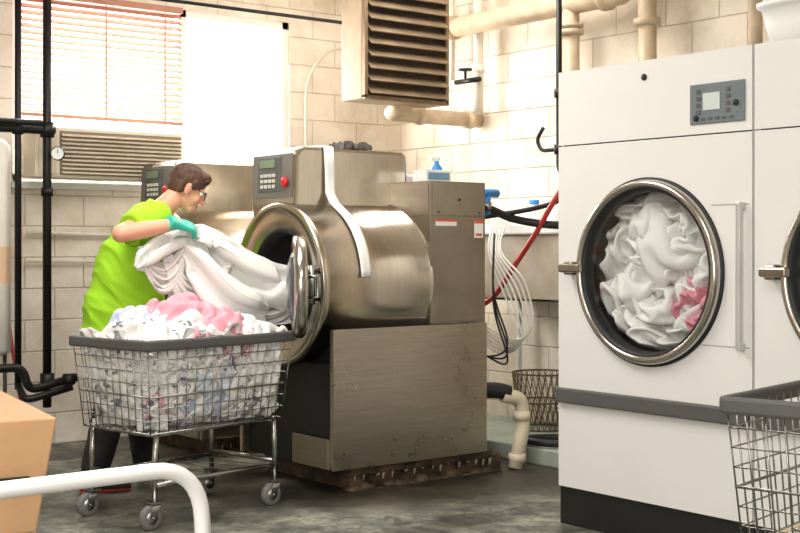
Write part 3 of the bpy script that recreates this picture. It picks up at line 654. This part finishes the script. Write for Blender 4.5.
def hand(name,wr,x,z,side,curl,back):
    x=V(x).normalized(); z=V(z); z=(z-x*z.dot(x)).normalized(); y=z.cross(x)*side
    L=lambda a,bb,c: wr+x*a+y*bb+z*c
    b=MB()
    b.loft([(L(-.05,0,0),y*.038,z*.034),(L(-.02,0,0),y*.034,z*.029),(L(.0,0,0),y*.032,z*.025),(L(.03,.002,0),y*.038,z*.021),(L(.06,.002,0),y*.043,z*.018),(L(.088,0,0),y*.042,z*.014),(L(.094,0,0),y*.034,z*.009)],0,32,.8)
    for i,(yy,ln,sp) in enumerate([(.032,.076,.10),(.011,.084,.02),(-.010,.078,-.06),(-.030,.062,-.16)]):
        p=L(.078,yy,0); pts=[p]; a=math.radians(12+4*i)
        for kf,cc in ((.46,curl),(.30,curl*1.1),(.24,curl*.7)):
            dr=(x*math.cos(a)-z*math.sin(a)+y*sp*math.cos(a)).normalized(); p=p+dr*ln*kf; pts.append(p); a+=math.radians(cc)
        b.chain(pts,[.0102,.0095,.0088,.0074])
    p=L(.018,.028,-.006); p1=p+(x*.62+y*.62-z*.35).normalized()*.038; p2=p1+(x*.8+y*.25-z*.55).normalized()*.032; p3=p2+(x*.75-y*.05-z*.65).normalized()*.024
    b.chain([p,p1,p2,p3],[.014,.012,.0108,.0085])
    return fuse(name,b,.0028,teal,person,3)
hand('glove_right',wrR+V((.005,0,.0)),(.96,.10,-.16),(.0,-.62,.80),1,42,0)
hand('glove_left',wrL,(.1,-.75,.10),(.35,.1,.9),-1,38,0)
hc=V((3.385,6.17,1.585)); pit=math.radians(28)
hf=(V((.94,-.34,0)).normalized()*math.cos(pit)-Z*math.sin(pit)); hl=Z.cross(hf).normalized(); hu=hf.cross(hl)
HM=Matrix((hf,hl,hu)).transposed()
def H(x,y,z): return hc+HM@V((x,y,z))
b=MB()
E=lambda c,r,mi=0: b.ell(H(*c),r,HM,mi,28,18)
E((-.012,0,.03),(.094,.075,.088)); E((.028,0,-.03),(.062,.059,.085)); E((.050,0,-.092),(.036,.038,.027)); E((.0,0,-.06),(.05,.052,.05))
E((.078,0,.014),(.016,.044,.010)); E((.083,0,-.066),(.012,.022,.007)); E((.083,0,-.076),(.011,.019,.007))
for s_ in(-1,1):
    E((.058,s_*.032,-.034),(.028,.026,.028)); E((-.008,s_*.080,-.012),(.019,.009,.032)); E((-.012,s_*.087,-.004),(.015,.006,.022))
b.chain([H(.086,0,.004),H(.097,0,-.018),H(.108,0,-.036)],[.008,.010,.0125])
E((.094,.011,-.04),(.010,.007,.007)); E((.094,-.011,-.04),(.010,.007,.007))
b.chain([V((3.225,6.215,1.445)),H(-.035,0,-.07),H(-.02,0,-.03)],[.062,.055,.055])
def facemat(c):
    l=HM.transposed()@(c-hc); return 1 if (l.x>.080 and abs(l.y)<.021 and -.081<l.z<-.062) else 0
fuse('head_and_neck',b,.0035,[skin,lipm],person,3,None,facemat)
b=MB()
E((-.020,0,.040),(.099,.080,.086)); E((-.056,0,-.004),(.052,.070,.064)); E((.045,0,.086),(.044,.058,.030)); E((.068,-.012,.072),(.018,.046,.018))
for s_ in(-1,1): E((.012,s_*.069,.026),(.026,.011,.030)); E((-.045,s_*.064,-.015),(.026,.014,.036))
def hd(co,n):
    l=HM.transposed()@(co-hc); q=V((l.x*12+l.z*10,l.y*60,l.z*14-l.x*8)); return co+n*(.003*ridge(q)+.0015*ridge(q*2.2))
fuse('hair',b,.0034,hairm,person,2,hd)
b=MB()
for s_ in(-1,1): b.ell(H(.071,s_*.031,-.001),(.0135,.0135,.0135),HM,0); b.ell(H(.0805,s_*.031,-.002),(.005,.006,.006),HM,1)
b.obj('eyes',[eyew,iris],person)
b=MB()
for s_ in(-1,1):
    b.tube([H(.092,s_*.024,.013),H(.0945,s_*.034,.016),H(.088,s_*.048,.013)],.0028,0,8)
b.obj('eyebrows',hairm,person)
b=MB(); g=MB()
for s_ in(-1,1):
    pts=[]
    for k in range(24):
        q=2*math.pi*k/24; pts.append(H(.104-abs(.034+.025*math.cos(q))*.12,s_*(.034+.025*math.cos(q)),-.004+.021*math.sin(q)))
    b.tube(pts,.0022,0,6,True); g.add(pts,[tuple(range(24))])
    b.tube([H(.096,s_*.059,.004),H(.07,s_*.075,.006),H(-.005,s_*.089,.004),H(-.03,s_*.086,-.012)],.0022,0,6)
b.tube([H(.101,-.009,.002),H(.105,0,.005),H(.101,.009,.002)],.0022,0,6)
b.obj('glasses_frame',dark,person); g.obj('glasses_lenses',lens,person)

# ------------------------------------------------------------------ unit heater
e=empty('unit_heater')
b=MB(); b.box(4.85,5.54,6.6,6.82,2.2,2.98); b.obj('casing',heater_s,e,.01)
b=MB()
b.box(4.85,4.875,6.565,6.6,2.21,2.97); b.box(5.515,5.54,6.565,6.6,2.21,2.97); b.box(4.85,5.54,6.565,6.6,2.20,2.225); b.box(4.85,5.54,6.565,6.6,2.955,2.98)
z=2.245
while z<2.94:
    b.obox((5.195,6.565,z+.02),(.318,0,0),(0,.034,.030),(0,-.0022,.003)); z+=.078
b.obj('louvers',heater_m,e)
b=MB(); b.box(4.88,5.52,6.595,6.6,2.22,2.96); b.obj('core',M('heater_core',(48,38,30),.6),e)
b=MB()
for x_ in(4.95,5.44): b.tube([(x_,6.72,2.98),(x_,6.72,CH)],.008)
b.obj('hanger_rods',dark,e)

# ------------------------------------------------------------------ pipework
def pipe(name,paths,mat,flanges=(),parent=None):
    b=MB()
    for pts,r in paths: b.tube(pts,r,0,16)
    for c,ax,r,h in flanges: b.rev(V(c)-V(ax).normalized()*h/2,ax,[(0,0),(0,r),(h,r),(h,0)],0,20,True)
    return b.obj(name,mat,parent)
def bend(pts,rad=.08,n=5):
    pts=[V(p) for p in pts]; out=[pts[0]]
    for i in range(1,len(pts)-1):
        a=(pts[i-1]-pts[i]); c=(pts[i+1]-pts[i]); ra=min(rad,a.length*.45,c.length*.45)
        p0=pts[i]+a.normalized()*ra; p1=pts[i]+c.normalized()*ra
        for k in range(n+1):
            t=k/n; out.append(p0*(1-t)**2+pts[i]*2*t*(1-t)+p1*t*t)
    out.append(pts[-1]); return out
pipe('steam_pipe',[(bend([(5.9,7.6,2.80),(5.9,5.35,2.80),(5.9,5.35,2.9),(5.9,4.6,2.95),(5.9,2.4,2.95)],.1),.068),
 (bend([(5.9,5.80,2.80),(5.9,5.80,1.2)]),.055),(bend([(5.9,5.17,2.86),(5.9,5.17,1.2)]),.055),(bend([(5.9,4.4,2.95),(5.9,4.4,2.1)]),.04)],tan,
 [((5.9,5.8,2.62),(0,0,1),.08,.03),((5.9,5.8,2.66),(0,0,1),.08,.02),((5.9,5.17,2.6),(0,0,1),.08,.04),((5.9,5.5,2.8),(0,1,0),.085,.05),((5.9,6.95,2.8),(0,1,0),.085,.05),((5.9,5.35,2.88),(0,0,1),.085,.08)])
pipe('condensate_pipe',[(bend([(5.3,6.72,2.18),(5.3,6.9,2.16),(5.42,6.9,2.16),(6.1,6.9,2.16)],.06),.052)],tan,[((5.55,6.9,2.16),(1,0,0),.064,.05),((6.0,6.9,2.16),(1,0,0),.064,.06)])
pipe('riser_pipe',[([(5.98,6.77,CH),(5.98,6.77,2.19)],.035),([(5.98,7.05,CH),(5.98,7.05,2.45)],.02)],cream,[((5.98,6.77,2.5),(0,0,1),.045,.05)])
e=empty('gate_valve'); pipe('valve_body',[([(5.93,6.95,2.42),(5.93,6.7,2.42)],.018),([(5.93,6.85,2.42),(5.93,6.85,2.5)],.01)],blackpipe,(),e); b=MB(); b.tube([(5.93+.045*math.cos(k*math.pi/8),6.85+.045*math.sin(k*math.pi/8),2.5) for k in range(16)],.007,0,8,True); b.obj('handwheel',dark,e)
pipe('black_drop_pipe',[(bend([(5.62,5.625,CH),(5.62,5.625,1.72),(5.62,5.45,1.65)],.06),.018),(bend([(5.62,5.625,1.86),(5.62,5.78,1.86),(5.62,5.82,1.93),(5.62,5.76,2.0)],.05),.012)],blackpipe,[((5.62,5.625,2.2),(0,0,1),.03,.05),((5.62,5.625,1.86),(0,0,1),.03,.06)])
pipe('ceiling_conduit',[([(2.0,7.2,2.79),(5.5,7.2,2.79),(5.5,7.2,CH)],.012)],blackpipe)
pipe('wall_conduit',[(bend([(5.95,7.93,2.75),(5.52,7.93,2.75),(5.32,7.93,2.5),(5.32,7.93,1.5)],.25,8),.010)],cream)
pipe('black_manifold_pipe',[([(3.155,7.5,CH),(3.155,7.5,.30)],.026),([(2.974,7.5,CH),(2.974,7.5,.42)],.02),([(2.5,7.5,1.975),(3.2,7.5,1.975)],.028),([(2.5,7.45,2.01),(3.1,7.45,2.01)],.018),
 (bend([(2.5,7.4,.56),(2.96,7.4,.56),(3.0,7.4,.42),(3.3,7.4,.48)],.06),.026),(bend([(2.974,7.5,.45),(2.974,7.4,.36),(3.25,7.35,.43)],.06),.022)],blackpipe,
 [((3.155,7.5,1.975),(0,0,1),.042,.09),((3.155,7.5,1.6),(0,0,1),.036,.05),((2.974,7.5,1.975),(0,0,1),.034,.07),((3.155,7.5,.46),(0,0,1),.042,.09),((3.25,7.4,.47),(1,0,0),.036,.06)])
e=empty('pressure_gauge'); b=MB(); b.rev((3.20,7.44,1.83),(-.5,-.8,0),[(0,0),(0,.042),(.025,.042),(.03,.037)],0,28); b.tube([(3.155,7.5,1.83),(3.2,7.44,1.83)],.01); b.obj('gauge_case',black,e); b=MB(); b.rev((3.1865,7.4185,1.83),(-.5,-.8,0),[(0,.037),(.001,0)],0,28); b.obj('dial',whitep,e); b=MB(); b.tube([(3.186,7.416,1.83),(3.186,7.416,1.855)],.002,0,6); b.obj('needle',dark,e)
e=empty('insulated_tank'); b=MB(); b.rev((2.86,7.62,.62),(0,0,1),[(0,0),(.0,.07),(.03,.11),(1.25,.11),(1.29,.07),(1.29,0)],0,40); b.obj('tank',M('tank_white',(216,210,200),.5),e); b=MB(); b.rev((2.86,7.62,1.05),(0,0,1),[(0,.1105),(.22,.1105)],0,40); b.obj('tank_label',M('tank_label_peach',(214,178,150),.5),e)
b=MB()
for sx in(-.08,.08): b.tube([(2.86+sx,7.62,0),(2.86+sx,7.62,.66)],.012)
b.obj('legs',dark,e)
pipe('red_mop_handle',[([(3.12,7.70,.02),(3.02,7.92,1.15)],.012)],redh)
pipe('wall_water_line',[([(3.2,7.92,1.36),(5.9,7.92,1.30)],.012),([(3.2,7.92,1.18),(5.9,7.92,1.14)],.010)],cream)

# ------------------------------------------------------------------ sink corner
e=empty('utility_sink')
b=MB(); b.box(5.60,5.62,5.55,6.45,.93,1.36); b.box(6.04,6.06,5.55,6.45,.93,1.36); b.box(5.6,6.06,5.55,5.57,.93,1.36); b.box(5.6,6.06,6.43,6.45,.93,1.36); b.box(5.6,6.06,5.55,6.45,.93,.95); b.obj('basin',M('sink_steel',(172,160,142),.5,.2,.18),e,.005)
b=MB(); b.box(5.57,5.63,5.52,6.48,1.345,1.41); b.box(5.57,6.08,5.52,5.58,1.345,1.41); b.box(5.57,6.08,6.42,6.48,1.345,1.41); b.box(6.03,6.08,5.52,6.48,1.345,1.5); b.obj('rim',whitep,e,.012)
b=MB()
for x_ in(5.64,6.02):
    for y_ in(5.6,6.4): b.tube([(x_,y_,.1),(x_,y_,.93)],.016)
b.obj('legs',whitep,e)
e=empty('detergent_bottle')
b=MB(); b.rev((5.82,6.05,.95),(0,0,1),[(0,0),(0,.10),(.50,.10),(.56,.04),(.59,.03),(.59,0)],0,28); b.obj('jug',whitep,e); b=MB(); b.rev((5.82,6.05,1.54),(0,0,1),[(0,.034),(.03,.034),(.03,0)],0,20); b.obj('cap',blue,e)
e=empty('bleach_jug')
b=MB(); b.rev((5.72,5.76,.95),(0,0,1),[(0,0),(0,.09),(.46,.09),(.52,.04),(.55,.03),(.55,0)],0,28); b.obj('jug',whitep,e)
pipe('black_water_hose',[(catm([(4.88,5.75,1.50),(5.1,5.72,1.50),(5.35,5.70,1.43),(5.6,5.52,1.40),(5.95,5.45,1.48),(6.08,5.4,1.5)],8),.024)],black)
pipe('black_supply_hose',[(catm([(4.88,5.9,1.42),(5.1,5.8,1.44),(5.5,5.6,1.52),(5.75,5.5,1.66),(5.9,5.45,1.7)],8),.015)],black)
e=empty('blue_valve'); b=MB(); b.tube([(5.12,5.72,1.46),(5.12,5.72,1.60)],.022); b.tube([(5.05,5.72,1.585),(5.2,5.72,1.585)],.026); b.obj('valve_cap',blue,e); b=MB(); b.tube([(5.12,5.72,1.49),(5.12,5.72,1.53)],.03); b.obj('collar',chrome,e)
pipe('red_rubber_hose',[(catm([(5.6,5.42,1.75),(5.48,5.50,1.57),(5.45,5.66,1.34),(5.45,5.84,1.15),(5.45,6.0,.98),(5.40,6.1,.90),(5.2,6.1,.88),(4.9,6.05,.88)],8),.017)],redh)
b=MB()
for i in range(6):
    o_=i*.022
    b.tube(catm([(5.70,6.15-o_,1.43),(5.56,6.1-o_,1.46),(5.42,6.04-o_,1.25),(5.40,5.86-o_*1.5,.95+o_),(5.38,5.72-o_,.70+o_),(5.36,5.86-o_,.62+o_*.8),(5.28,6.05,.72+o_),(4.89,6.0,.78+o_)],8),.006,0,8)
b.obj('dosing_tubes',M('clear_tubing',(214,210,202),.25))
b=MB(); 
for i in range(3): b.tube(catm([(5.25,5.8,1.35),(5.2,5.75,1.0-i*.04),(5.22,5.65,.7-i*.05),(5.15,5.75,.62),(4.89,5.8,.7+i*.05)],8),.006,0,8)
b.obj('control_cables',black)
e=empty('outlet_box'); b=MB(); b.box(6.04,6.10,5.70,5.86,.62,.78); b.obj('box',steel_d,e,.004); b=MB(); b.box(6.0,6.04,5.74,5.80,.66,.74); b.obj('plug',M('plug_grey',(170,170,170),.5),e,.004)
single('floor_curb',[(5.28,6.09,4.4,6.9,0,.10)],curbm,.01)
pipe('drain_hose',[(catm([(4.86,5.58,.45),(5.0,5.52,.45),(5.08,5.49,.43)],5),.046)],black)
pipe('pvc_drain_pipe',[(bend([(5.04,5.5,.42),(5.15,5.46,.40),(5.17,5.46,.25),(5.10,5.46,.0)],.07),.042)],M('old_pvc',(206,194,170),.5,0,.2),[((5.155,5.46,.30),(0,0,1),.05,.05),((5.12,5.46,.06),(0,0,1),.05,.05)])
e=empty('wire_bin'); b=MB(); cx,cy=5.86,6.02
for k in range(28):
    q=2*math.pi*k/28; c,s_=math.cos(q),math.sin(q)
    q2=q+.5; b.tube([(cx+.16*c,cy+.16*s_,.10),(cx+.19*math.cos(q2),cy+.19*math.sin(q2),.46)],.003,0,5); q2=q-.5; b.tube([(cx+.16*c,cy+.16*s_,.10),(cx+.19*math.cos(q2),cy+.19*math.sin(q2),.46)],.003,0,5)
for z,r in((.105,.16),(.28,.175),(.46,.19)): b.tube([(cx+r*math.cos(k*math.pi/14),cy+r*math.sin(k*math.pi/14),z) for k in range(28)],.006,0,6,True)
b.obj('mesh',wickerm,e)
pipe('floor_black_hose',[(catm([(5.45,5.3,.125),(5.3,5.45,.13),(5.35,5.62,.13),(5.6,5.5,.125),(5.7,5.2,.125)],8),.022)],black)

# ------------------------------------------------------------------ foreground trolley with carton
e=empty('tube_trolley')
b=MB()
b.tube(bend([(.15,2.31,.05),(.15,2.31,.83),(1.31,2.34,.83),(1.35,2.34,.05)],.11,8),.0165,0,16)
b.tube(bend([(.15,3.3,.05),(.15,3.3,.60),(1.0,3.3,.60),(1.0,3.3,.05)],.08,8),.0165,0,16)
b.tube([(.15,2.31,.3),(.15,3.3,.3)],.0165); b.tube([(.15,2.33,.3),(1.33,2.34,.3)],.0165)
b.obj('tube_frame',white,e)
b=MB(); b.box(.16,1.0,2.5,3.29,.645,.668); b.box(.16,.19,2.32,3.29,.63,.645); b.obj('shelf',white,e)
b=MB()
for x_,y_ in((.15,2.31),(1.35,2.34),(.15,3.3),(1.0,3.3)): b.rev((x_,y_-.015,.045),(0,1,0),[(0,0),(0,.045),(.03,.045),(.03,0)],0,24)
b.obj('casters',charcoal,e)
e=empty('cardboard_box')
an=math.radians(-10); ax=V((math.cos(an),math.sin(an),0)); ay=V((-math.sin(an),math.cos(an),0))
A0=V((1.12,2.61,.80)); c=A0-ax*.25+ay*.3
vs=[]
for k_,(h,s_) in enumerate(((-.13,-.035),(.115,0))):
    for i,j in((-1,-1),(1,-1),(1,1),(-1,1)): vs.append(c+ax*(.25+s_)*i+ay*(.3+s_)*j+V((0,0,h)))
b=MB(); b.add(vs,[(3,2,1,0),(4,5,6,7),(0,1,5,4),(1,2,6,5),(2,3,7,6),(3,0,4,7)]); b.obj('carton',card,e,.004)
b=MB(); b.obox(c+V((0,0,.116)),ax*.03,ay*.3,(0,0,.001)); b.obj('tape',M('tape',(206,172,132),.3),e)
b=MB(); b.obox(c-ay*.283+V((0,0,-.02))+ax*.15,ax*.045,ay*.012,(0,0,.014)); b.obj('hand_hole',black,e)

# ------------------------------------------------------------------ lights
def area(name,loc,tgt,sx,sy,pw,col=(1,1,1)):
    L=bpy.data.lights.new(name,'AREA'); L.shape='RECTANGLE'; L.size=sx; L.size_y=sy; L.energy=pw; L.color=col
    o=bpy.data.objects.new(name,L); COL.objects.link(o); o.location=loc; o.rotation_euler=(V(tgt)-V(loc)).to_track_quat('-Z','Y').to_euler(); return o
area('daylight_window',(4.15,8.5,2.35),(4.15,5,2.0),3.2,2.2,620,(1,.975,.93))
area('ceiling_fill_a',(1.4,2.0,3.3),(1.4,2.0,0),1.8,1.2,55,(1,.975,.93))  # unseen overhead fill, added for interior ambient; no fixture behind it
area('ceiling_fill_b',(2.4,5.0,3.3),(2.4,5.0,0),1.8,1.2,80,(1,.975,.93))  # second added overhead fill, out of view
area('ceiling_fill_c',(4.9,6.0,3.3),(4.9,6.0,0),1.2,.8,40,(1,.96,.9))  # third added fill, unseen, above the washers
area('entry_side_fill',(-1.3,1.0,1.9),(3,4.6,1.0),3,2.2,165,(1,.985,.96))  # added fill from the camera side; the wall behind has no opening
W_=bpy.data.worlds.new('sky'); S.world=W_; W_.use_nodes=True
W_.node_tree.nodes['Background'].inputs[0].default_value=(.95,.98,1,1); W_.node_tree.nodes['Background'].inputs[1].default_value=3.

# ------------------------------------------------------------------ camera
cam=bpy.data.cameras.new('camera'); co=bpy.data.objects.new('camera',cam); COL.objects.link(co); S.camera=co
co.location=(0,0,1.28); cam.lens=58.5; cam.sensor_width=36; cam.shift_y=-.0269
co.rotation_euler=V((.6157,.788,0)).to_track_quat('-Z','Y').to_euler(); cam.clip_start=.05
